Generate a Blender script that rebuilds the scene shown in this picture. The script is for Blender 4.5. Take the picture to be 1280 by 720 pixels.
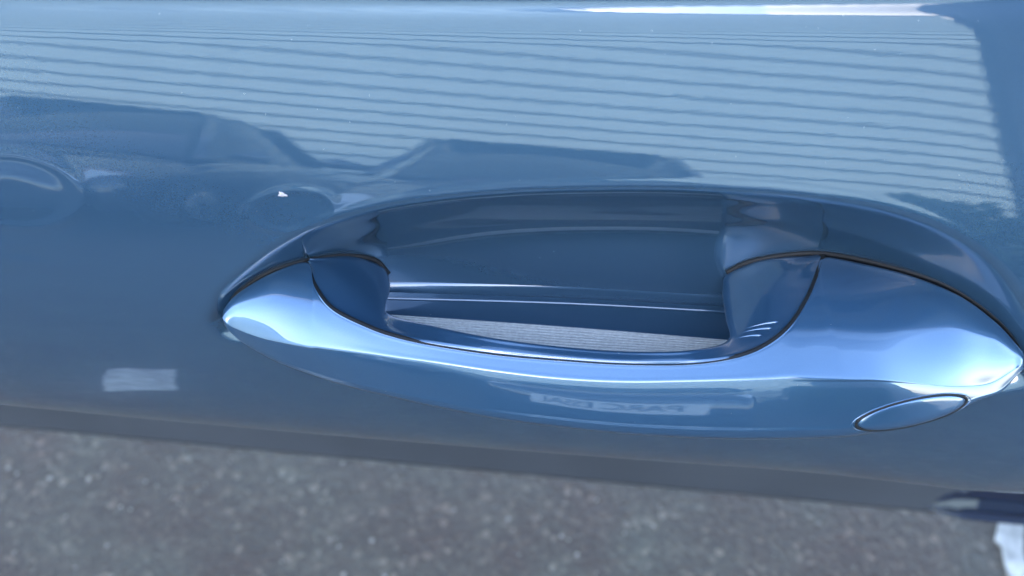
import bpy, bmesh, math, random
import numpy as np
from mathutils import Vector, Matrix
from mathutils.bvhtree import BVHTree

R = math.radians
random.seed(7); np.random.seed(7)
sc = bpy.context.scene
for o in list(bpy.data.objects):
    bpy.data.objects.remove(o, do_unlink=True)
COL = sc.collection

# ------------------------------------------------------------------ camera
PITCH, ROLL, DIST, HFOV = R(58.0), R(4.5), 0.266, R(62.0)
FPX = 640.0 / math.tan(HFOV / 2)
fwd = np.array([0.0, math.cos(PITCH), -math.sin(PITCH)])
up0 = np.array([0.0, math.sin(PITCH), math.cos(PITCH)])
ex = np.array([1.0, 0.0, 0.0])
rgt = math.cos(ROLL) * ex + math.sin(ROLL) * up0
upv = -math.sin(ROLL) * ex + math.cos(ROLL) * up0
CAM = -fwd * DIST
cd = bpy.data.cameras.new('camera')
cam = bpy.data.objects.new('camera', cd); COL.objects.link(cam)
m = Matrix.Identity(4)
for i in range(3):
    m[i][0], m[i][1], m[i][2], m[i][3] = rgt[i], upv[i], -fwd[i], CAM[i]
cam.matrix_world = m
cd.sensor_width = 36; cd.lens = 18 / math.tan(HFOV / 2)
cd.clip_start = 0.01; cd.clip_end = 2000
cd.dof.use_dof = True; cd.dof.focus_distance = 0.275; cd.dof.aperture_fstop = 9.6
sc.camera = cam

# ------------------------------------------------------------------ sky, sun, exposure
SUN_EL, SUN_AZ = R(31), R(196)     # sun stands behind the warehouse, whose shade covers the car; azimuth from +Y towards +X
w = bpy.data.worlds.new('World'); sc.world = w; w.use_nodes = True
nt = w.node_tree
sky = nt.nodes.new('ShaderNodeTexSky'); sky.sky_type = 'NISHITA'; sky.sun_disc = False
sky.sun_elevation = SUN_EL; sky.sun_rotation = SUN_AZ
sky.air_density = 1.0; sky.dust_density = 1.3; sky.ozone_density = 1.0
bgn = nt.nodes['Background']; bgn.inputs['Strength'].default_value = 0.15
nt.links.new(sky.outputs[0], bgn.inputs['Color'])
sd = bpy.data.lights.new('sun', 'SUN'); sd.energy = 3.0; sd.angle = R(0.5); sd.color = (1.0, 0.95, 0.88)
sun = bpy.data.objects.new('sun', sd); COL.objects.link(sun)
sdir = Vector((math.sin(SUN_AZ) * math.cos(SUN_EL), math.cos(SUN_AZ) * math.cos(SUN_EL), math.sin(SUN_EL)))
sun.rotation_euler = sdir.to_track_quat('Z', 'Y').to_euler()
vs = sc.view_settings
vs.view_transform = 'Standard'; vs.look = 'None'; vs.gamma = 1; vs.exposure = 3.75
vs.use_curve_mapping = False

# ------------------------------------------------------------------ helpers
def tag(o, label=None, cat=None, group=None, kind=None):
    if label: o['label'] = label
    if cat: o['category'] = cat
    if group: o['group'] = group
    if kind: o['kind'] = kind
    return o
def empty(name, loc=(0, 0, 0), rz=0.0):
    o = bpy.data.objects.new(name, None); COL.objects.link(o)
    o.location = loc; o.rotation_euler = (0, 0, rz); o.empty_display_size = 0.1
    return o
def mesh_obj(name, verts, faces, mat, parent=None, smooth=True):
    me = bpy.data.meshes.new(name)
    me.from_pydata([tuple(map(float, v)) for v in verts], [], faces)
    me.update()
    if smooth: me.polygons.foreach_set('use_smooth', [True] * len(me.polygons))
    me.materials.append(mat)
    o = bpy.data.objects.new(name, me); COL.objects.link(o)
    if parent: o.parent = parent
    return o
def grid_faces(nu, nv, flip=False, off=0):
    f = []
    for i in range(nu - 1):
        for j in range(nv - 1):
            a = off + i * nv + j
            q = (a, a + 1, a + nv + 1, a + nv)
            f.append(q[::-1] if flip else q)
    return f
class MB:
    """collects boxes and prisms into one mesh"""
    def __init__(s): s.v = []; s.f = []
    def box(s, x0, x1, y0, y1, z0, z1):
        b = len(s.v)
        s.v += [(x0,y0,z0),(x1,y0,z0),(x1,y1,z0),(x0,y1,z0),(x0,y0,z1),(x1,y0,z1),(x1,y1,z1),(x0,y1,z1)]
        s.f += [(b,b+3,b+2,b+1),(b+4,b+5,b+6,b+7),(b,b+1,b+5,b+4),(b+1,b+2,b+6,b+5),(b+2,b+3,b+7,b+6),(b+3,b,b+4,b+7)]
        return s
    def prism_x(s, prof, x0, x1):
        """closed (y,z) profile extruded along x"""
        b = len(s.v); n = len(prof)
        s.v += [(x0, y, z) for y, z in prof] + [(x1, y, z) for y, z in prof]
        s.f += [(b+i, b+(i+1) % n, b+n+(i+1) % n, b+n+i) for i in range(n)]
        s.f += [tuple(b+i for i in range(n))[::-1], tuple(b+n+i for i in range(n))]
        return s
    def build(s, name, mat, parent=None, smooth=False):
        o = mesh_obj(name, s.v, s.f, mat, parent, smooth)
        bm = bmesh.new(); bm.from_mesh(o.data); bmesh.ops.recalc_face_normals(bm, faces=bm.faces)
        bm.to_mesh(o.data); bm.free()
        return o
def tube(name, pts, rad, mat, parent=None, seg=10):
    pts = np.array(pts, float); n = len(pts)
    t = np.gradient(pts, axis=0); t /= np.linalg.norm(t, axis=1)[:, None]
    ref = np.array([0.3, 0.5, 0.8]); v = []
    rad = np.broadcast_to(rad, (n,))
    for i in range(n):
        a = np.cross(t[i], ref); a /= np.linalg.norm(a); b = np.cross(t[i], a)
        for k in range(seg):
            an = 2 * math.pi * k / seg
            v.append(pts[i] + rad[i] * (math.cos(an) * a + math.sin(an) * b))
    f = []
    for i in range(n - 1):
        for k in range(seg):
            k2 = (k + 1) % seg
            f.append((i*seg+k, i*seg+k2, (i+1)*seg+k2, (i+1)*seg+k))
    f += [tuple(range(seg))[::-1], tuple((n-1)*seg+k for k in range(seg))]
    return mesh_obj(name, v, f, mat, parent)

# ------------------------------------------------------------------ materials
def new_mat(name):
    mt = bpy.data.materials.new(name); mt.use_nodes = True
    return mt, mt.node_tree, mt.node_tree.nodes['Principled BSDF']
def simple(name, col, rough=0.5, metal=0.0, noise=0.0, scale=20.0, bump=0.0, bscale=None, spec=0.5):
    mt, t, p = new_mat(name)
    p.inputs['Roughness'].default_value = rough; p.inputs['Metallic'].default_value = metal
    p.inputs['Specular IOR Level'].default_value = spec
    p.inputs['Base Color'].default_value = (*col, 1)
    if noise or bump:
        tc = t.nodes.new('ShaderNodeTexCoord')
        n = t.nodes.new('ShaderNodeTexNoise'); n.inputs['Scale'].default_value = scale
        n.inputs['Detail'].default_value = 5
        t.links.new(tc.outputs['Object'], n.inputs['Vector'])
        if noise:
            r = t.nodes.new('ShaderNodeValToRGB')
            r.color_ramp.elements[0].position = 0.3; r.color_ramp.elements[1].position = 0.7
            r.color_ramp.elements[0].color = (*[c * (1 - noise) for c in col], 1)
            r.color_ramp.elements[1].color = (*[min(1, c * (1 + noise)) for c in col], 1)
            t.links.new(n.outputs['Fac'], r.inputs['Fac']); t.links.new(r.outputs['Color'], p.inputs['Base Color'])
        if bump:
            b = t.nodes.new('ShaderNodeBump'); b.inputs['Strength'].default_value = bump
            b.inputs['Distance'].default_value = 0.01
            t.links.new(n.outputs['Fac'], b.inputs['Height']); t.links.new(b.outputs['Normal'], p.inputs['Normal'])
    return mt

def paint(name, col, peel=1.0, metal=0.38, rough=0.24, dust=0.0):
    """metallic flake base under a clear coat with a little orange peel"""
    mt, t, p = new_mat(name); L = t.links.new
    tc = t.nodes.new('ShaderNodeTexCoord')
    fl = t.nodes.new('ShaderNodeTexNoise'); fl.inputs['Scale'].default_value = 2600; fl.inputs['Detail'].default_value = 1
    L(tc.outputs['Object'], fl.inputs['Vector'])
    rp = t.nodes.new('ShaderNodeValToRGB')
    rp.color_ramp.elements[0].position = 0.30; rp.color_ramp.elements[1].position = 0.72
    rp.color_ramp.elements[0].color = (*[c * 0.965 for c in col], 1)
    rp.color_ramp.elements[1].color = (*[c * 1.035 for c in col], 1)
    L(fl.outputs['Fac'], rp.inputs['Fac'])
    bf = t.nodes.new('ShaderNodeBump'); bf.inputs['Strength'].default_value = 0.03; bf.inputs['Distance'].default_value = 0.0004
    L(fl.outputs['Fac'], bf.inputs['Height']); L(bf.outputs['Normal'], p.inputs['Normal'])
    op = t.nodes.new('ShaderNodeTexNoise'); op.inputs['Scale'].default_value = 240; op.inputs['Detail'].default_value = 2.0
    L(tc.outputs['Object'], op.inputs['Vector'])
    bo = t.nodes.new('ShaderNodeBump'); bo.inputs['Strength'].default_value = 1.0
    bo.inputs['Distance'].default_value = 0.0000075 * peel
    L(op.outputs['Fac'], bo.inputs['Height']); L(bo.outputs['Normal'], p.inputs['Coat Normal'])
    L(rp.outputs['Color'], p.inputs['Base Color'])
    p.inputs['Metallic'].default_value = metal; p.inputs['Roughness'].default_value = rough
    p.inputs['Specular IOR Level'].default_value = 0.25; p.inputs['Coat Weight'].default_value = 1.0; p.inputs['Coat Roughness'].default_value = 0.012
    p.inputs['Coat IOR'].default_value = 1.78
    return mt
PAINT_COL = (0.031, 0.071, 0.121)
M_door = paint('door_paint', PAINT_COL, 1.0)
M_hand = paint('handle_paint', (0.034, 0.086, 0.158), 0.35, metal=0.55, rough=0.30)
M_grip = paint('grip_paint', (0.028, 0.076, 0.145), 0.4, metal=0.65, rough=0.40)
M_rubber = simple('black_rubber', (0.008, 0.009, 0.010), 0.6, spec=0.2)
M_skirt = simple('skirt_plastic', (0.041, 0.047, 0.056), 0.38, noise=0.16, scale=5, spec=0.35)
M_trim = simple('black_trim', (0.01, 0.011, 0.013), 0.25)
M_chip = simple('bare_primer', (0.34, 0.31, 0.32), 0.7, noise=0.3, scale=3000)
M_dust = simple('dust', (0.35, 0.35, 0.34), 0.8)

# ------------------------------------------------------------------ door surface: profile, handle scoop, dents
# tilt of the outward normal above the horizontal along the profile length s (metres, downwards)
TS = np.array([-.60,-.122,-.100,-.085,-.060,-.040,-.020, .000, .025, .050, .075, .100, .114, .128, .145, .18, .30, .42, .46, .80])
TT = np.array([ 31., 31.5,  31.3, 30.8, 28.8, 26.0, 22.0, 17.5, 11.5,  6.0,  1.0, -5.5,-12.0,-23.5,-30.,-33., -28., -20., -16., -8.])
DS = 0.0004
sg = np.arange(-0.45, 0.78, DS)
tg = np.radians(np.interp(sg, TS, TT))
k = np.ones(9) / 9
tg = np.convolve(np.pad(tg, 4, mode='edge'), k, mode='valid')
i0 = int(np.argmin(abs(sg)))
py_ = np.cumsum(-np.sin(tg)) * DS; pz_ = np.cumsum(-np.cos(tg)) * DS
py_ -= py_[i0]; pz_ -= pz_[i0]
RX = 10.0                                       # plan curvature of the car's side
def plan(x): return x * x / (2 * RX)
def base(X, S):
    return np.interp(S, sg, py_) + plan(X), np.interp(S, sg, pz_), np.interp(S, sg, tg)
def ray(px, py):
    px = np.asarray(px, float); py = np.asarray(py, float)
    d = fwd + np.multiply.outer((px - 640) / FPX, rgt) + np.multiply.outer((360 - py) / FPX, upv)
    return d                                     # not normalised: parameter is depth
cidx = np.arange(0, len(sg), 3)
def height(P):
    """signed height above the smooth door surface, and the s of the foot point"""
    y = P[..., 1] - plan(P[..., 0]); z = P[..., 2]
    dy = y[..., None] - py_[cidx]; dz = z[..., None] - pz_[cidx]
    j = np.argmin(dy * dy + dz * dz, axis=-1); jj = cidx[j]
    t = tg[jj]
    ddy = y - py_[jj]; ddz = z - pz_[jj]
    h = -ddy * np.cos(t) + ddz * np.sin(t)
    s = sg[jj] + (-ddy * np.sin(t) - ddz * np.cos(t))
    return h, s
def at_height(px, py, h):
    """point on the pixel's ray at height h above the door surface"""
    d = ray(px, py); h = np.broadcast_to(np.asarray(h, float), d.shape[:-1])
    lo = np.full(d.shape[:-1], 0.12); hi = np.full(d.shape[:-1], 0.45)
    # coarse march first: the ray may graze the surface
    steps = np.linspace(0.12, 0.45, 220)
    hit = np.full(d.shape[:-1], np.nan)
    for a in steps:
        hh, _ = height(CAM + d * a)
        new = np.isnan(hit) & (hh <= h); hit[new] = a
    hit = np.where(np.isnan(hit), 0.3, hit)
    lo = hit - (steps[1] - steps[0]); hi = hit.copy()
    for _ in range(16):
        mid = (lo + hi) / 2; hh, _s = height(CAM + d * mid[..., None])
        up = hh > h; lo = np.where(up, mid, lo); hi = np.where(up, hi, mid)
    return CAM + d * ((lo + hi) / 2)[..., None]
def spline(pts, n):
    """resample control points (K, dims) to n with Catmull-Rom, uniform in the control index"""
    P = np.asarray(pts, float); K = len(P)
    Q = np.vstack([2 * P[0] - P[1], P, 2 * P[-1] - P[-2]])
    u = np.linspace(0, K - 1, n); i = np.minimum(u.astype(int), K - 2); t = (u - i)[:, None]
    a, b, c, d = Q[i], Q[i + 1], Q[i + 2], Q[i + 3]
    return 0.5 * (2*b + (c - a)*t + (2*a - 5*b + 4*c - d)*t*t + (3*b - a - 3*c + d)*t**3)

LIP = [(263,404),(274,372),(300,345),(345,312),(400,285),(500,258),(640,243),(800,239),(900,242),(1000,249),(1100,264),
       (1180,291),(1240,331),(1280,385),(1297,440),(1290,470),(1262,482),(1200,490),(1080,508),(900,522),(760,517),(640,504),
       (520,482),(420,456),(340,433),(285,423)]
lip_px = spline(LIP + [LIP[0]], 320)[:-1]
lp = at_height(lip_px[:, 0], lip_px[:, 1], 0.0)
_, ls = height(lp)
lipXS = np.stack([lp[:, 0], ls], 1)
def sdist(X, S):
    """signed distance (positive inside) to the lip of the scoop, in the surface's own coordinates"""
    X = np.asarray(X, float).ravel(); S = np.asarray(S, float).ravel()
    A = lipXS; B = np.roll(lipXS, -1, axis=0); out = np.empty(len(X))
    for c in range(0, len(X), 20000):
        x = X[c:c+20000, None]; s = S[c:c+20000, None]
        ab = B - A; L2 = (ab ** 2).sum(1)
        t = np.clip(((x - A[:, 0]) * ab[:, 0] + (s - A[:, 1]) * ab[:, 1]) / L2, 0, 1)
        dx = x - (A[:, 0] + t * ab[:, 0]); ds = s - (A[:, 1] + t * ab[:, 1])
        dist = np.sqrt((dx*dx + ds*ds).min(1))
        cond = (A[:, 1] > s) != (B[:, 1] > s)
        with np.errstate(divide='ignore', invalid='ignore'):
            xi = A[:, 0] + (s - A[:, 1]) / (B[:, 1] - A[:, 1]) * ab[:, 0]
        inside = (cond & (x < xi)).sum(1) % 2 == 1
        out[c:c+20000] = np.where(inside, dist, -dist)
    return out
CUP_D, CUP_W, LIP_R = 0.034, 0.047, 0.0008
GX, GS = 0.0007, 0.0005
gX = np.arange(-0.215, 0.2151, GX); gS = np.arange(-0.080, 0.1201, GS)
_A, _B = np.meshgrid(gX, gS, indexing='ij')
_sd = sdist(_A, _B).reshape(_A.shape)
_q = LIP_R * np.log1p(np.exp(np.clip(_sd / LIP_R, -40, 40)))
_d = CUP_D * np.sin(np.clip(_q / CUP_W, 0, 1) * math.pi / 2)
def blur(F, sig, step, axis):
    r = int(4 * sig / step); kk = np.exp(-0.5 * (np.arange(-r, r + 1) * step / sig) ** 2); kk /= kk.sum()
    return np.apply_along_axis(lambda v: np.convolve(np.pad(v, r, mode='edge'), kk, mode='valid'), axis, F)
_bl = blur(blur(_d, 0.0075, GX, 0), 0.0075, GS, 1)
_w = np.clip((_sd - 0.003) / 0.016, 0, 1); _w = _w * _w * (3 - 2 * _w)
cupF = (1 - _w) * _d + _w * _bl - 0.00010 * np.exp(-0.5 * ((_sd + 0.0024) / 0.0008) ** 2)
def cup_depth_at(X, S):
    u = np.clip((np.asarray(X) - gX[0]) / GX, 0, len(gX) - 1.001); v = np.clip((np.asarray(S) - gS[0]) / GS, 0, len(gS) - 1.001)
    i = u.astype(int); j = v.astype(int); a = u - i; b = v - j
    return (cupF[i, j]*(1-a)*(1-b) + cupF[i+1, j]*a*(1-b) + cupF[i, j+1]*(1-a)*b + cupF[i+1, j+1]*a*b)
def px_xs(px, py):
    P = at_height(np.array([px]), np.array([py]), 0.0); _, s = height(P)
    return P[0, 0], s[0]
DENTS = []                                                    # shallow dents and the raised rings round them
for (px, py, sx, ss, rot, amp, rings) in [(14,240,.0215,.0125,-8,.0001,((1.0,.10,.00013),(.42,.22,.00004))),(364,264,.0132,.0068,-14,.00002,((1.0,.11,.00012),)),(-30,318,.030,.005,0,-.00018,()),(30,318,.010,.0022,0,.00016,())]:
    x, s_ = px_xs(px, py); DENTS.append((x, s_, sx, ss, R(rot), amp, rings))
# shoulder crease near the top of the picture: extra tilt along e = distance below the crease
CE = np.array([-.30, -.010, -.004, -.0006, .0004, .0020, .0045, .0075, .0105, .20])
CT = np.array([ -9., -11., -13., -14.0,  7.0,  9.2,  4.6,  1.2,  0.0, 0.])
ce_ = np.arange(-0.30, 0.20, 0.0002)
ch_ = np.cumsum(np.tan(np.radians(np.interp(ce_, CE, CT)))) * 0.0002; ch_ -= ch_[-1]
CREASE_S, CREASE_K = -0.0872, -0.076
def depth(X, S):
    d = cup_depth_at(X, S)
    d = d - 6.5 * np.maximum(np.minimum(X, 0.2) - 0.10, 0) ** 2 * 0.06 * (1 - np.exp(-np.maximum(S + 0.085, 0) / 0.05))
    d = d - np.interp(S - (CREASE_S + CREASE_K * X), ce_, ch_) * np.clip(.95 + 2.2 * X, .8, 1.25)
    for x, s, a, b, ro, amp, rings in DENTS:
        u = (X - x) * math.cos(ro) + (S - s) * math.sin(ro); v = -(X - x) * math.sin(ro) + (S - s) * math.cos(ro)
        rho = np.sqrt((u / a) ** 2 + (v / b) ** 2)
        d = d + amp * np.exp(-0.5 * (rho / .6) ** 2)
        for r0, w0, h0 in rings: d = d - h0 * np.exp(-0.5 * ((rho - r0) / w0) ** 2)
    return d
def surf(X, S, extra=0.0):
    y, z, t = base(X, S); d = depth(X, S) - extra
    return np.stack([X, y + d * np.cos(t), z - d * np.sin(t)], -1)
def cup_hit(px, py):
    """where the pixel's ray meets the scooped door surface"""
    d = ray(px, py); out = np.full(d.shape[:-1], np.nan); prev = None
    for a in np.linspace(0.16, 0.36, 300):
        P = CAM + d * a; h, s = height(P)
        g = h + cup_depth_at(P[..., 0], s)
        if prev is not None:
            new = np.isnan(out) & (g <= 0)
            out[new] = (a - (a - pa) * (-g / (prev - g + 1e-12)))[new]
        prev, pa = g, a
    return np.where(np.isnan(out), 0.28, out)

# ------------------------------------------------------------------ ground
GZ = -0.93
def ground_material():
    mt, t, p = new_mat('asphalt'); L = t.links.new
    tc = t.nodes.new('ShaderNodeTexCoord')
    vo = t.nodes.new('ShaderNodeTexVoronoi'); vo.inputs['Scale'].default_value = 120
    n1 = t.nodes.new('ShaderNodeTexNoise'); n1.inputs['Scale'].default_value = 9; n1.inputs['Detail'].default_value = 7
    n2 = t.nodes.new('ShaderNodeTexNoise'); n2.inputs['Scale'].default_value = 150; n2.inputs['Detail'].default_value = 4
    for n in (vo, n1, n2): L(tc.outputs['Object'], n.inputs['Vector'])
    sep = t.nodes.new('ShaderNodeSeparateColor'); L(vo.outputs['Color'], sep.inputs[0])
    r1 = t.nodes.new('ShaderNodeValToRGB'); e = r1.color_ramp.elements
    e[0].position = 0.0; e[0].color = (0.0319,0.0254,0.0233,1); e[1].position = 1.0; e[1].color = (0.1157,0.0933,0.0784,1)
    for ps, c in ((0.45, (0.0408,0.0326,0.0291,1)), (0.75, (0.0496,0.0397,0.0350,1)), (0.93, (0.0634,0.0512,0.0439,1))):
        q = e.new(ps); q.color = c
    L(sep.outputs[0], r1.inputs['Fac'])
    r2 = t.nodes.new('ShaderNodeValToRGB'); r2.color_ramp.elements[0].position = 0.3; r2.color_ramp.elements[1].position = 0.75
    r2.color_ramp.elements[0].color = (0.80, 0.64, 0.62, 1); r2.color_ramp.elements[1].color = (1.10, 1.28, 1.18, 1)
    L(n1.outputs['Fac'], r2.inputs['Fac'])
    mx = t.nodes.new('ShaderNodeMix'); mx.data_type = 'RGBA'; mx.blend_type = 'MULTIPLY'; mx.inputs[0].default_value = 1
    L(r1.outputs['Color'], mx.inputs[6]); L(r2.outputs['Color'], mx.inputs[7]); L(mx.outputs[2], p.inputs['Base Color'])
    p.inputs['Roughness'].default_value = 0.75
    b = t.nodes.new('ShaderNodeBump'); b.inputs['Strength'].default_value = 0.9; b.inputs['Distance'].default_value = 0.006
    ad = t.nodes.new('ShaderNodeMath'); ad.operation = 'ADD'
    L(vo.outputs['Distance'], ad.inputs[0]); L(n2.outputs['Fac'], ad.inputs[1])
    L(ad.outputs[0], b.inputs['Height']); L(b.outputs['Normal'], p.inputs['Normal'])
    return mt
M_asph = ground_material()
g = mesh_obj('ground', [(-400,-400,GZ),(400,-400,GZ),(400,400,GZ),(-400,400,GZ)], [(0,1,2,3)], M_asph, smooth=False)
tag(g, 'grey worn asphalt with pale stone chips below the door', kind='structure')

# ------------------------------------------------------------------ the car
car = empty('parked_car', (0, 0, 0))
tag(car, 'blue grey metallic car side with pull handle set in a scooped door', 'car')
fx = np.arange(-0.200, 0.2001, 0.0007)
X = np.concatenate([np.linspace(-1.0, -0.205, 28), fx, np.linspace(0.205, 1.0, 28)])
S = np.concatenate([np.linspace(-0.215, -0.130, 12), np.arange(-0.128, -0.100, 0.0004), np.arange(-0.100, 0.1201, 0.0006), np.linspace(0.124, 0.50, 60)])
XX, SS = np.meshgrid(X, S, indexing='ij')
P = surf(XX, SS).reshape(-1, 3)
door = mesh_obj('door_skin', P, grid_faces(len(X), len(S), flip=True), M_door, car)

# lower body: side skirt below the door, seen out of focus
yb, zb = float(np.interp(0.50, sg, py_)), float(np.interp(0.50, sg, pz_))
dd = ray(632.0, 590.0); tt = (-0.69 - CAM[2]) / dd[2]; yo = float(CAM[1] + dd[1] * tt)   # how far the skirt stands out
prof = spline([(yb+.012, zb-.012), (yb+.006, zb-.04), (yo+.062, -.555), (yo+.036, -.60), (yo+.018, -.64), (yo+.004, -.675), (yo, -.69), (yo+.010, -.712), (yo+.05, -.726), (yo+.16, -.73)], 70)
xs = np.linspace(-1.0, 1.0, 41)
V = [(x, p[0] - .014*x, p[1]) for x in xs for p in prof]
mesh_obj('side_skirt', V, grid_faces(len(xs), len(prof), flip=True), M_skirt, car)
dd = ray(1168.0, 620.0); tt = (-0.66 - CAM[2]) / dd[2]; xa = float(CAM[0] + dd[0] * tt)
xt = np.linspace(xa, 1.0, 40); pr2 = prof[31:51]; V = []
for i, x in enumerate(xt):
    wv = min(1.0, .12 + math.sqrt(max(0.0, (x - xa) / .05)))                    # rounded front end
    for j, p in enumerate(pr2):
        jj = (len(pr2)-1)/2 + (j - (len(pr2)-1)/2) * wv; a_ = np.array([np.interp(jj, range(len(pr2)), pr2[:, q]) for q in (0, 1)])
        ed = math.sin(math.pi * j / (len(pr2)-1)) ** .5
        rib = .0035 * math.cos(2 * math.pi * 3 * j / (len(pr2)-1))
        V.append((x, a_[0] - .014*x - ed * (.006 + rib) * wv + .001, a_[1]))
M_navy = paint('navy_reflection', (0.004, 0.009, 0.028), 1.0, metal=0.2)  # dark strip added to stand in for reflections at the skirt's right end
mesh_obj('skirt_reflection', V, grid_faces(len(xt), len(pr2), flip=True), M_navy, car)
yt, zt = float(np.interp(-0.215, sg, py_)), float(np.interp(-0.215, sg, pz_))
V = [(x, y + plan(x), z) for x in xs for y, z in ((yt+.003, zt-.004), (yt+.001, zt+.006), (yt+.008, zt+.012), (yt+.020, zt+.010), (yt+.024, zt-.01))]
mesh_obj('belt_seal', V, grid_faces(len(xs), 5), M_rubber, car)
M_glass = simple('tinted_glass', (0.01, 0.014, 0.016), 0.03)
V = [(x, y + plan(x), z) for x in xs for y, z in ((yt+.014, zt-.01), (yt+.13, zt+.24), (yt+.23, zt+.42), (yt+.234, zt+.416), (yt+.134, zt+.236), (yt+.018, zt-.014))]
mesh_obj('side_window', V, grid_faces(len(xs), 6), M_glass, car)

# ------------------------------------------------------------------ the handle
# stations: seam / top edge S, ridge R, lower outline B (photo measurements turned into 3D points), ridge height (mm)
ST = [
 ((283,392),(283,397),(285,402), -4), ((279,388),(278,397),(281,407), 3), ((297,367),(291,408),(303,428), 6), ((340,341),(328,421),(348,453), 9.5),
 ((384,328),(380,431),(408,475),13.5), ((393,358),(398,433),(425,480),15), ((415,387),(428,437),(450,487),16.5), ((460,410),(466,442),(485,495),19),
 ((495,422),(500,447),(515,502),21), ((540,432),(545,453),(557,511),23), ((620,444),(620,464),(625,524),25.5), ((700,451),(700,473),(702,534),26.5),
 ((780,456),(780,477),(780,542),27), ((860,456),(860,476),(860,547),27), ((918,448),(925,474),(925,549),27), ((957,433),(965,472),(970,549),26.5),
 ((988,408),(995,470),(1010,548),26), ((1010,374),(1020,470),(1040,547),25.5), ((1022,345),(1042,470),(1065,545),25), ((1029,322),(1062,470),(1090,541),24.5),
 ((1080,330),(1105,471),(1130,534),22.0), ((1140,345),(1155,477),(1184,519),18), ((1200,370),(1198,481),(1224,500),15), ((1245,403),(1236,478),(1252,489),10.5),
 ((1270,430),(1266,462),(1271,470),6.5), ((1280,444),(1280,453),(1280,460),3), ((1277,449),(1277,453),(1277,457),-4)]
K = len(ST); NU = 300
Spx = np.array([a[0] for a in ST], float); Rpx = np.array([a[1] for a in ST], float); Bpx = np.array([a[2] for a in ST], float)
def smooth_x(x, kx, ky, sig):
    g_ = np.arange(kx[0] - 200, kx[-1] + 201, 2.0); v = np.interp(g_, kx, ky)
    r = int(4 * sig / 2); kk = np.exp(-0.5 * (np.arange(-r, r + 1) * 2 / sig) ** 2); kk /= kk.sum()
    return np.interp(x, g_, np.convolve(np.pad(v, r, mode='edge'), kk, mode='valid'))
hR = smooth_x(Rpx[:, 0], [278,300,330,380,430,500,560,620,700,780,925,1000,1062,1105,1155,1198,1236,1264,1280], [3,6.5,10,14,17,20.5,23,25,26.5,27,27,26,24.5,22.2,18.6,15,10.5,6.5,3], 14.0)
hR[[0, -1]] = -4.0; hR[[1, -2]] = 3.0; hR /= 1000.0
Rp = at_height(Rpx[:, 0], Rpx[:, 1], hR)
dR = (Rp - CAM) @ fwd                                   # depth of the ridge
span = np.linalg.norm(Bpx - Rpx, axis=1)
dHit = cup_hit(Spx[:, 0], Spx[:, 1])
on_lip = np.array([i <= 4 or i >= 19 for i in range(K)])
dS = np.where(on_lip, dHit - 0.0022, 0)
# the upper face is one smooth swell from the lip to the ridge; the seam cuts across it
idx = np.arange(K)
dv = np.where(on_lip, dHit - np.where(idx > K // 2, 0.0060, 0.0030), np.nan); ok = ~np.isnan(dv); dv = np.interp(idx, idx[ok], dv[ok])
dv[4:20] = smooth_x(Spx[:, 0], Spx[1:-1, 0], dv[1:-1], 28.0)[4:20]
yv = np.where(on_lip, Spx[:, 1], np.nan); yv = np.interp(idx, idx[ok], yv[ok])
tS = np.clip((Spx[:, 1] - yv) / (Rpx[:, 1] - yv), 0, .95)
up_px = np.abs(Rpx[:, 1] - yv)
blg = np.minimum(up_px * 0.25e-3 * 0.15, 0.0055)
def dtop(t): return dv + (dR - dv) * t ** 0.92 - blg * np.sin(math.pi * t ** 0.95)
dS = dtop(tS)
dB = dR + np.minimum(0.0075, span * 0.25e-3 * 0.42 + 0.0002)
def pt(px, d): return CAM + ray(px[:, 0], px[:, 1]) * np.asarray(d)[:, None]
rows = []
def lerp(a, b, t): return a + (b - a) * t
rows.append(pt(Spx + [0, 1.0], dS + 0.010))                                      # hidden return of the top edge
rows.append(pt(Spx, dS + 0.0009))
for f in (.05, .25, .5, .75): rows.append(pt(lerp(Spx, Rpx, f), dtop(tS + (1 - tS) * f)))
rows.append(pt(Rpx, dR))
dn = span * 0.25e-3
ff = np.linspace(0, 1, 201); sl = np.interp(ff, [0, .1, .2, .3, .4, .85, .92, 1.0], [.12, .36, .50, .55, .575, .66, .9, 3.0]); dzf = np.cumsum(sl) / 201
for f in np.linspace(.1, 1.0, 10): rows.append(pt(lerp(Rpx, Bpx, f), dR + dn * np.interp(f, ff, dzf)))
rows.append(pt(lerp(Rpx, Bpx, .97), dR + dn * 1.2 + 0.001))
lo_ = lerp(Rpx, Bpx, .80); dlo = np.maximum(cup_hit(lo_[:, 0], lo_[:, 1]) - 0.006, dR + dn * 1.2 + 0.004)
rows.append(pt(lerp(Rpx, Bpx, .88), lerp(dR + dn * 1.2 + 0.001, dlo, .5)))
rows.append(pt(lo_, dlo))
rows.append(pt(lerp(Rpx, Bpx, .45), dlo - 0.002))
def loft(rows, nu, nv):
    G = np.stack([spline(r, nu) for r in rows], 0)          # rows x nu x 3
    G2 = spline(G.reshape(len(rows), -1), nv).reshape(nv, nu, 3)
    return G2
NV = 110
shell = loft(rows, NU, NV)
V = shell.reshape(-1, 3)
handle = mesh_obj('door_handle', V, grid_faces(NV, NU, flip=True), M_hand, car)
shell_bvh = BVHTree.FromPolygons([tuple(v) for v in V], grid_faces(NV, NU))

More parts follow.
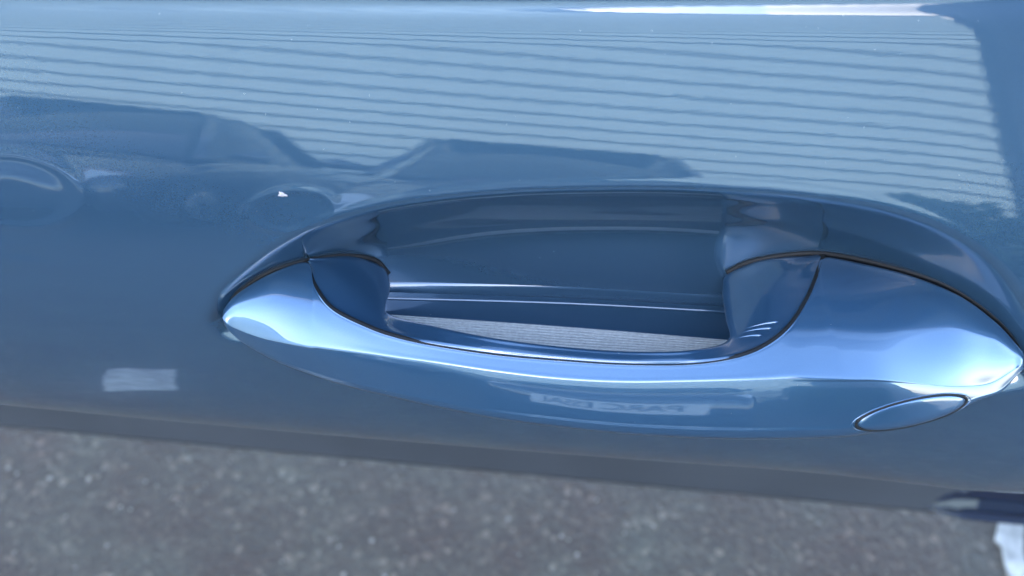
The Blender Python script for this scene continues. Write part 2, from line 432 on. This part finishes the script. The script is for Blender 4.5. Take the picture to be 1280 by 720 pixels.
# inner strap with its two feet: from the seam inwards to the edge of the opening
SI = [((384,328),(388,323)), ((393,358),(440,320)), ((415,387),(478,333)), ((460,410),(488,360)), ((495,422),(483,390)), ((540,432),(540,407)),
      ((620,444),(620,423)), ((700,451),(700,433)), ((780,456),(780,439)), ((860,456),(860,438)), ((918,448),(909,426)), ((957,433),(907,398)),
      ((988,408),(903,365)), ((1010,374),(910,341)), ((1022,345),(955,324)), ((1029,322),(1022,318))]
S2 = np.array([a[0] for a in SI], float); I2 = np.array([a[1] for a in SI], float)
key = {tuple(p): d for p, d in zip(Spx, dS)}
dS2 = np.array([key[tuple(p)] for p in S2])
dI_hit = cup_hit(I2[:, 0], I2[:, 1]) - 0.0015
fI = np.interp(np.arange(len(SI)), [0, 2, 3, 4, 5, 6, 9, 10, 11, 12, 13, 15], [1, 1, .80, .45, .12, 0, 0, .15, .45, .75, 1, 1])
dI = fI * dI_hit + (1 - fI) * (dS2 + 0.0035)
rows2 = []
sp2 = np.linalg.norm(S2 - I2, axis=1) * 0.25e-3
rows2.append(pt(S2 + [0, -1.5], dS2 + 0.008))
rows2.append(pt(lerp(S2, I2, .03), dS2 + 0.0016))
rim = np.minimum(.22, 0.0016 / sp2)
rows2.append(pt(S2 + (I2 - S2) * rim[:, None], dS2 + 0.0002 + .12 * (dI - dS2)))
rows2.append(pt(S2 + (I2 - S2) * (.42 + 0 * rim)[:, None], dS2 + .38 * (dI - dS2) - 0.0003))
rows2.append(pt(lerp(S2, I2, .72), dS2 + .66 * (dI - dS2)))
rows2.append(pt(lerp(S2, I2, .93), dS2 + .90 * (dI - dS2)))
rows2.append(pt(I2, dI + 0.0012))
rows2.append(pt(lerp(S2, I2, .98), dI + 0.006))
rows2.append(pt(lerp(S2, I2, .80), dI + 0.014))
strap = loft(rows2, 240, 60)
Vs = strap.reshape(-1, 3)
mesh_obj('grip_strap', Vs, grid_faces(60, 240), M_grip, handle)
strap_bvh = BVHTree.FromPolygons([tuple(v) for v in Vs], grid_faces(60, 240))

# dark seal lines: along the seam, and where the two feet meet the scoop
q = spline(np.c_[S2, dS2], 200); tube('seam_seal', pt(q[:, :2] + [0, -1.0], q[:, 2] + 0.0018), 0.0010, M_rubber, handle)
e1 = np.r_[Spx[:4][:, :], I2[1:3]]
def seal(pxs, rad, dz):
    a = spline(pxs, 90); d = cup_hit(a[:, 0], a[:, 1])
    kk = np.ones(7) / 7; d = np.convolve(np.pad(d, 3, mode='edge'), kk, mode='valid')
    return tube('edge_seal', pt(a, d + dz), rad, M_rubber, handle)
seal([(281,390),(300,364),(340,338),(384,325),(430,319),(468,325),(486,343)], 0.0009, -0.0004)
seal([(908,341),(935,328),(980,319),(1030,317),(1100,330),(1180,355),(1240,393),(1270,424),(1280,445)], 0.0010, -0.0004)

# ridges added to catch highlights, and a pale ribbed strip, on the scoop floor
def floor_strip(name, top, bot, prof, mat, n=90):
    """strip over the scoop floor between two pixel lines; prof = [(fraction, lift in metres)]"""
    rws = []
    T = spline(top, n); B_ = spline(bot, n)
    for f, lift in prof:
        q = lerp(T, B_, f); d = cup_hit(q[:, 0], q[:, 1])
        d = np.convolve(np.pad(d, 4, mode='reflect', reflect_type='odd'), np.ones(9)/9, mode='valid')
        rws.append(pt(q, d - lift))
    G = np.stack(rws, 0)
    return mesh_obj(name, G.reshape(-1, 3), grid_faces(len(prof), n, flip=True), mat, car)
M_rib_strip = simple('pale_rib_strip', (0.36, 0.37, 0.36), 0.6, noise=0.15, scale=900)
floor_strip('scoop_highlight_ridge', [(470,350),(700,357),(930,370)], [(470,366),(700,374),(930,386)], [(0,-.0003),(.12,.0001),(.3,.0003),(.6,.0003),(.85,.0002),(1,-.0003)], M_door)
floor_strip('scoop_highlight_ridge', [(470,370),(700,377),(930,389)], [(470,376),(700,383),(930,395)], [(0,-.0003),(.3,.00012),(.6,.00015),(1,-.0003)], M_door)
rp_ = [(0, -.0003)]
NRB = 16
for i in range(NRB): rp_ += [((i+.1)/NRB, .0003), ((i+.4)/NRB, .00055), ((i+.75)/NRB, .0003), ((i+.92)/NRB, .0000)]
floor_strip('ribbed_strip', [(455,391),(700,408),(935,427)], [(455,432),(700,462),(935,468)], rp_, M_rib_strip)

# small ridges on the right foot of the strap
def on_bvh(bvh, px, py):
    d = Vector(ray(px, py)).normalized(); h = bvh.ray_cast(Vector(CAM), d)
    if h[0] is None: return None, None
    n = h[1] if h[1].dot(d) < 0 else -h[1]
    return np.array(h[0]), np.array(n)
for (a, b) in (((931,411),(973,402)), ((926,416),(965,410)), ((920,423),(952,419))):
    pts = []
    for k in range(14):
        t = k / 13; p, n = on_bvh(strap_bvh, a[0] + (b[0]-a[0])*t, a[1] + (b[1]-a[1])*t - 1.5*math.sin(t*math.pi))
        if p is not None: pts.append(p - n * 0.00012)
    tube('grip_ridge', pts, np.interp(np.linspace(0, 1, len(pts)), [0, .8, .95, 1], [.00012, .00058, .00058, .0002]), M_grip, handle)

# oval key cover in the lower right face of the handle, its gap and its raised rim
kc, ka, kb, kr = (1139, 515.5), 72.0, 16.0, R(-13)
def kpx(r, an):
    x, y = ka * r * math.cos(an), kb * r * math.sin(an)
    return kc[0] + x*math.cos(kr) - y*math.sin(kr), kc[1] + x*math.sin(kr) + y*math.cos(kr)
def kring(r, n, off):
    P = []
    for i in range(n):
        an = 2 * math.pi * i / n; rr = r
        for _ in range(14):
            p, nn = on_bvh(shell_bvh, *kpx(rr, an))
            if p is not None: break
            rr *= 0.985
        P.append((p, nn))
    N = np.array([q[1] for q in P]); kk = 5
    N = sum(np.roll(N, j, axis=0) for j in range(-kk, kk + 1)); N /= np.linalg.norm(N, axis=1)[:, None]
    return np.array([q[0] for q in P]) + N * off
NR = 72
V = []; prof_k = [(0.0, .00062), (.2, .00062), (.4, .00062), (.6, .00062), (.8, .00061), (.9, .00055), (.935, .00035), (.945, .0001), (.945, -.0006)]
for r, off in prof_k: V += list(kring(max(r, .02), NR, off))
F = [tuple(range(NR))[::-1]]
for i in range(len(prof_k) - 1):
    for j in range(NR):
        j2 = (j + 1) % NR; F.append((i*NR+j, i*NR+j2, (i+1)*NR+j2, (i+1)*NR+j))
mesh_obj('key_cover', V, F, M_hand, handle)
c = kring(.985, NR, 0.0); tube('cover_gap', np.vstack([c, c[:2]]), 0.00048, M_rubber, handle, 8)
c = kring(1.055, NR, -0.00008); tube('cover_rim', np.vstack([c, c[:2]]), 0.00028, M_hand, handle, 8)

# a paint chip and dust on the paint
x, sx_ = px_xs(353, 243)
cp = []
for r, off in ((0, .00035), (.55, .0003), (1.0, .00005)):
    for i in range(12):
        an = 2*math.pi*i/12; k = r * (1 + .28*math.sin(3*an+.6) + .15*math.sin(5*an))
        cp.append((x + .00125*k*math.cos(an) + .0002*math.sin(an), sx_ + .0008*k*math.sin(an), off + (.00018*random.random() if r < 1 else 0)))
cp = np.array(cp); V = np.stack([surf(cp[i:i+1, 0], cp[i:i+1, 1], cp[i, 2])[0] for i in range(len(cp))])
mesh_obj('paint_chip', V, [(i*12+j, i*12+(j+1)%12, (i+1)*12+(j+1)%12, (i+1)*12+j) for i in range(2) for j in range(12)], M_chip, car, smooth=False)
V, F = [], []
def speck(p, n, r):
    b = len(V); a = np.cross(n, [.3,.8,.2]); a /= np.linalg.norm(a); c = np.cross(n, a)
    V.extend([p+a*r, p+c*r*.7, p-a*r*.8, p-c*r, p+n*r*.6]); F.extend([(b,b+1,b+4),(b+1,b+2,b+4),(b+2,b+3,b+4),(b+3,b,b+4)])
drng = random.Random(3)
door_bvh = BVHTree.FromPolygons([tuple(v) for v in P], grid_faces(len(X), len(S)))
for _ in range(110):
    px, py = drng.uniform(0, 1280), drng.uniform(15, 560); best = None
    for bv in (shell_bvh, strap_bvh, door_bvh):
        p, n = on_bvh(bv, px, py)
        if p is not None and (best is None or (p-CAM) @ fwd < (best[0]-CAM) @ fwd): best = (p, n)
    if best is not None: speck(best[0], best[1], drng.choice([.00004, .00006, .00008, .00012]))
tag(mesh_obj('dust', V, F, M_dust, car, smooth=False), kind='stuff')

# ------------------------------------------------------------------ ground markings and chips
M_white = simple('worn_road_paint', (0.25, 0.25, 0.24), 0.6, noise=0.40, scale=45, bump=0.2)
def marking(name, pts, label, jag=0.016, seed=1):
    rg = random.Random(seed); out = []
    n = len(pts)
    for i in range(n):
        a, b = pts[i], pts[(i+1) % n]; L = math.hypot(b[0]-a[0], b[1]-a[1]); kn = max(2, int(L/.03))
        for k in range(kn):
            t = k/kn; out.append((a[0]+(b[0]-a[0])*t + rg.uniform(-jag, jag), a[1]+(b[1]-a[1])*t + rg.uniform(-jag, jag), GZ+.004))
    m_ = len(out); V = out + [(x, y, GZ+.0005) for x, y, z in out]
    o = mesh_obj(name, V, [tuple(range(m_))] + [(i, m_+i, m_+(i+1) % m_, (i+1) % m_) for i in range(m_)], M_white, smooth=False)
    tag(o, label, 'marking', kind=None); return o
def gpt(px, py):
    d = ray(px, py); t = (GZ - CAM[2]) / d[2]; q = CAM + d*t; return q[0], q[1]
bay = [gpt(*q) for q in ((1249,600),(1249,640),(1245,672),(1250,695),(1262,722),(1290,760),(1312,752),(1290,722),(1279,690),(1277,640),(1276,600))]
marking('bay_line', bay, 'white painted bay line on the asphalt in the lower right corner', .005)
marking('reflection_patch', [(-.63,-.52),(-.53,-.57),(-.49,-.39),(-.58,-.32)], 'white patch added on the ground to be mirrored low on the door left of the handle', .006, 2)  # out of view, added for its pale reflection in the lower door
grng = random.Random(5); V, F = [], []
for _ in range(700):
    x, y = grng.uniform(-.95, .95), grng.uniform(-.15, .75); r = grng.choice([.0016,.002,.0025,.003,.0042])
    b = len(V); a = grng.uniform(0, 6.28)
    for k in range(5):
        an = a + k*1.2566; V.append((x + r*math.cos(an)*grng.uniform(.6,1.1), y + r*math.sin(an)*grng.uniform(.6,1.1), GZ-.0005))
    V.append((x + r*.2, y, GZ + r*.8)); F += [(b+k, b+(k+1) % 5, b+5) for k in range(5)]
M_grit = simple('pale_stone_chips', (0.15, 0.145, 0.135), 0.5, noise=0.6, scale=40)
tag(mesh_obj('stone_chips', V, F, M_grit, smooth=False), 'pale stone chips bedded in the dark asphalt', 'stone chips', kind='stuff')

# ------------------------------------------------------------------ what the paint mirrors: the yard on the camera's side
M_clad = simple('cladding', (0.92, 0.87, 0.68), 0.5, noise=0.05, scale=1.5)
M_back = simple('wall_backing', (0.09, 0.10, 0.10), 0.8)
wh = empty('warehouse', (0, -7.2, GZ))
tag(wh, 'pale ribbed metal warehouse wall mirrored in the paint above the handle', 'building')
WX0, WX1, WTOP, PITCHB = -16.0, 4.2, 6.70, 0.215
MB().box(WX0, WX1, -6.0, -.012, 0, WTOP).build('wall', M_back, wh)
src = None; nb = int(WTOP / PITCHB)
for i in range(nb):
    z = i * PITCHB
    if src is None:
        src = MB().prism_x([(-.03, 0), (.010, 0), (.016, .008), (.006, PITCHB-.034), (-.03, PITCHB-.034)], WX0+.02, WX1-.02).build('cladding_board', M_clad, wh)
    else:
        o = src.copy(); COL.objects.link(o); o.parent = wh; o.location = (0, 0, z)
MB().box(WX0-.05, WX1+.05, -6.05, .10, WTOP, WTOP+.05).build('roof_edge', M_back, wh)

M_dark = simple('charcoal_panel', (0.045, 0.05, 0.06), 0.5, noise=0.1, scale=2)
ob = empty('dark_block', (4.45, -7.6, GZ))  # added block that darkens the reflection at the door's upper right
tag(ob, 'dark charcoal block added for the dark reflection at the upper right edge of the door', 'building')
MB().box(0, 9, -6, 0, 0, 13).build('wall', M_dark, ob)
for i in range(4):
    for j in range(7):
        MB().box(.1+i*2.2, 2.2+i*2.2, .002, .03, .1+j*1.85, 1.85+j*1.85).build('block_panel', M_dark, ob)

M_leaf = simple('hedge_leaf', (0.035, 0.07, 0.03), 0.55, noise=0.4, scale=6)
hd = empty('hedge', (0, 0, GZ)); tag(hd, 'clipped green hedge mirrored beside the right end of the handle', 'hedge')
hr = random.Random(11); V, F = [], []
for _ in range(7000):
    x = hr.uniform(2.15, 6.5); y = hr.uniform(-5.6, -4.6); top = 1.05 + .12*math.sin(x*3.1) + .07*math.sin(x*7.7+1)
    z = top * (hr.random() ** .6)
    a = Vector((hr.gauss(0,1), hr.gauss(0,1), hr.gauss(0,1))).normalized(); c = a.orthogonal().normalized(); d2 = a.cross(c)
    r = hr.uniform(.03, .06); p0 = Vector((x, y, z)); b = len(V)
    V += [p0 + c*r*1.6, p0 + d2*r*.7, p0 - c*r*1.6, p0 - d2*r*.7]; F.append((b, b+1, b+2, b+3))
tag(mesh_obj('foliage', V, F, M_leaf, hd, smooth=False), kind='stuff')
for x in (2.6, 3.5, 4.4, 5.3, 6.1): tube('stem', [(x, -5.1, 0), (x+.05, -5.08, .4), (x+.02, -5.1, .8)], [.03, .022, .01], M_back, hd)

# parked cars, nose towards the door
M_tyre = simple('tyre', (0.015,0.015,0.016), 0.8); M_rim = simple('alloy', (0.45,0.46,0.48), 0.3, 0.9)
M_lamp = simple('headlamp_glass', (0.55,0.58,0.62), 0.08); M_plate = simple('plate_white', (0.82,0.82,0.80), 0.4); M_ink = simple('plate_ink', (0.03,0.035,0.05), 0.5)
def ring(hw, z0, z1, n=28, e=4.0, crown=0.0):
    out = []
    for k in range(n):
        an = 2*math.pi*k/n; c, s_ = math.cos(an), math.sin(an)
        x = hw * math.copysign(abs(c) ** (2/e), c); zz = math.copysign(abs(s_) ** (2/e), s_)
        out.append((x, (z0+z1)/2 + zz*(z1-z0)/2))
    return out
def loft_y(name, secs, mat, parent, n=28):
    V = []
    for (l, hw, z0, z1, e) in secs: V += [(x, -l, z) for x, z in ring(hw, z0, z1, n, e)]
    m_ = len(secs); F = [(i*n+k, i*n+(k+1) % n, (i+1)*n+(k+1) % n, (i+1)*n+k) for i in range(m_-1) for k in range(n)]
    F += [tuple(range(n)), tuple((m_-1)*n+k for k in range(n))[::-1]]
    o = mesh_obj(name, V, F, mat, parent)
    bm = bmesh.new(); bm.from_mesh(o.data); bmesh.ops.recalc_face_normals(bm, faces=bm.faces); bm.to_mesh(o.data); bm.free()
    return o
def build_car(loc, rz, col, label, roof_h=1.45, plate=False, wide=1.0):
    c = empty('parked_car', loc, rz); c.scale.x = wide; tag(c, label, 'car', 'cars mirrored in the door')
    pm = paint('body_paint', col, 1.0, metal=.4)
    loft_y('body', [(0,.62,.30,.60,3),(.05,.74,.24,.68,3.5),(.25,.84,.20,.76,4),(.9,.88,.19,.90,4.5),(1.4,.89,.19,.96,5),(3.3,.89,.19,1.0,5),(3.9,.87,.24,1.0,4),(4.15,.78,.34,.94,3.5),(4.2,.68,.42,.85,3)], pm, c)
    t = roof_h
    def cab(name, a, b, mat, grow=0.0):
        st = [(1.05,.93,.72,.80),(1.75,t-.04,.57,.80),(2.3,t,.58,.80),(3.0,t-.05,.57,.80),(3.85,1.0,.60,.76)]
        V = []
        for l, zt, ht, hb in st:
            V += [(-hb, -l, .90), (-ht-.02, -l, zt-.06), (-ht+.05, -l, zt), (ht-.05, -l, zt), (ht+.02, -l, zt-.06), (hb, -l, .90)]
        return V
    V = cab('x', 0, 0, None)
    F = [(i*6+k, i*6+k+1, (i+1)*6+k+1, (i+1)*6+k) for i in range(4) for k in range(5)]
    mesh_obj('windows', V, F, M_glass, c)
    V2 = [(x*1.01, y, z+.012) for x, y, z in V]; V2 = [V2[i*6+k] for i in (1, 2, 3) for k in (1, 2, 3, 4)]; F2 = [(i*4+k, i*4+k+1, (i+1)*4+k+1, (i+1)*4+k) for i in (0, 1) for k in (0, 1, 2)]
    mesh_obj('roof', V2, F2, pm, c)
    for sx in (-1, 1):
        tube('roof_pillar', [(sx*.80,-1.05,.92),(sx*.69,-1.42,1.18),(sx*.60,-1.75,t-.06)], .03, pm, c)
        tube('roof_pillar', [(sx*.77,-3.80,.98),(sx*.66,-3.4,1.22),(sx*.59,-3.0,t-.08)], .045, pm, c)
        tube('wing_mirror', [(sx*.84,-1.35,.98),(sx*.98,-1.33,1.02),(sx*1.04,-1.33,1.02)], [.03,.08,.06], pm, c)
        loft = mesh_obj('headlight', [(sx*.40,.012-.03,.60),(sx*.70,-.10,.62),(sx*.80,-.26,.70),(sx*.66,-.16,.715),(sx*.40,-.085,.68)], [(0,1,2,3,4)], M_lamp, c, smooth=False)
        for ly in (.78, 3.35):
            w_ = tube('wheel', [(sx*.70,-ly,.32),(sx*.72,-ly,.32),(sx*.88,-ly,.32),(sx*.905,-ly,.32)], [.30,.32,.32,.29], M_tyre, c, 28)
            tube('rim', [(sx*.88,-ly,.32),(sx*.912,-ly,.32)], [.22,.2], M_rim, w_, 20)
    MB().box(-.36,.36,-.06,.018,.33,.40).build('grille', M_trim, c)
    if plate:
        pl = MB().box(-.375,.375,.02,.032,.42,.555).build('number_plate', M_plate, c)
        for word, xo in (('PARC', .155), ('ESSAI', -.165)):
            cu = bpy.data.curves.new('plate_text', 'FONT'); cu.body = word; cu.align_x = 'CENTER'; cu.align_y = 'CENTER'; cu.size = .122; cu.extrude = .001
            to = bpy.data.objects.new('tmp', cu); COL.objects.link(to)
            me = bpy.data.meshes.new_from_object(to); bpy.data.objects.remove(to)
            me.transform(Matrix.Translation((xo, .0335, .487)) @ Matrix.Rotation(math.pi, 4, 'Z') @ Matrix.Rotation(math.pi/2, 4, 'X')); me.materials.clear(); me.materials.append(M_ink)
            tx = bpy.data.objects.new('lettering', me); COL.objects.link(tx); tx.parent = pl
    return c
build_car((.17, -2.75, GZ), 0, (.03,.035,.045), 'dark car with white plate, mirrored above the middle of the handle', 1.49, True, 1.15)
build_car((-2.45, -2.75, GZ), 0, (.035,.04,.05), 'dark car mirrored at the left edge of the door', 1.56, False, 1.08)
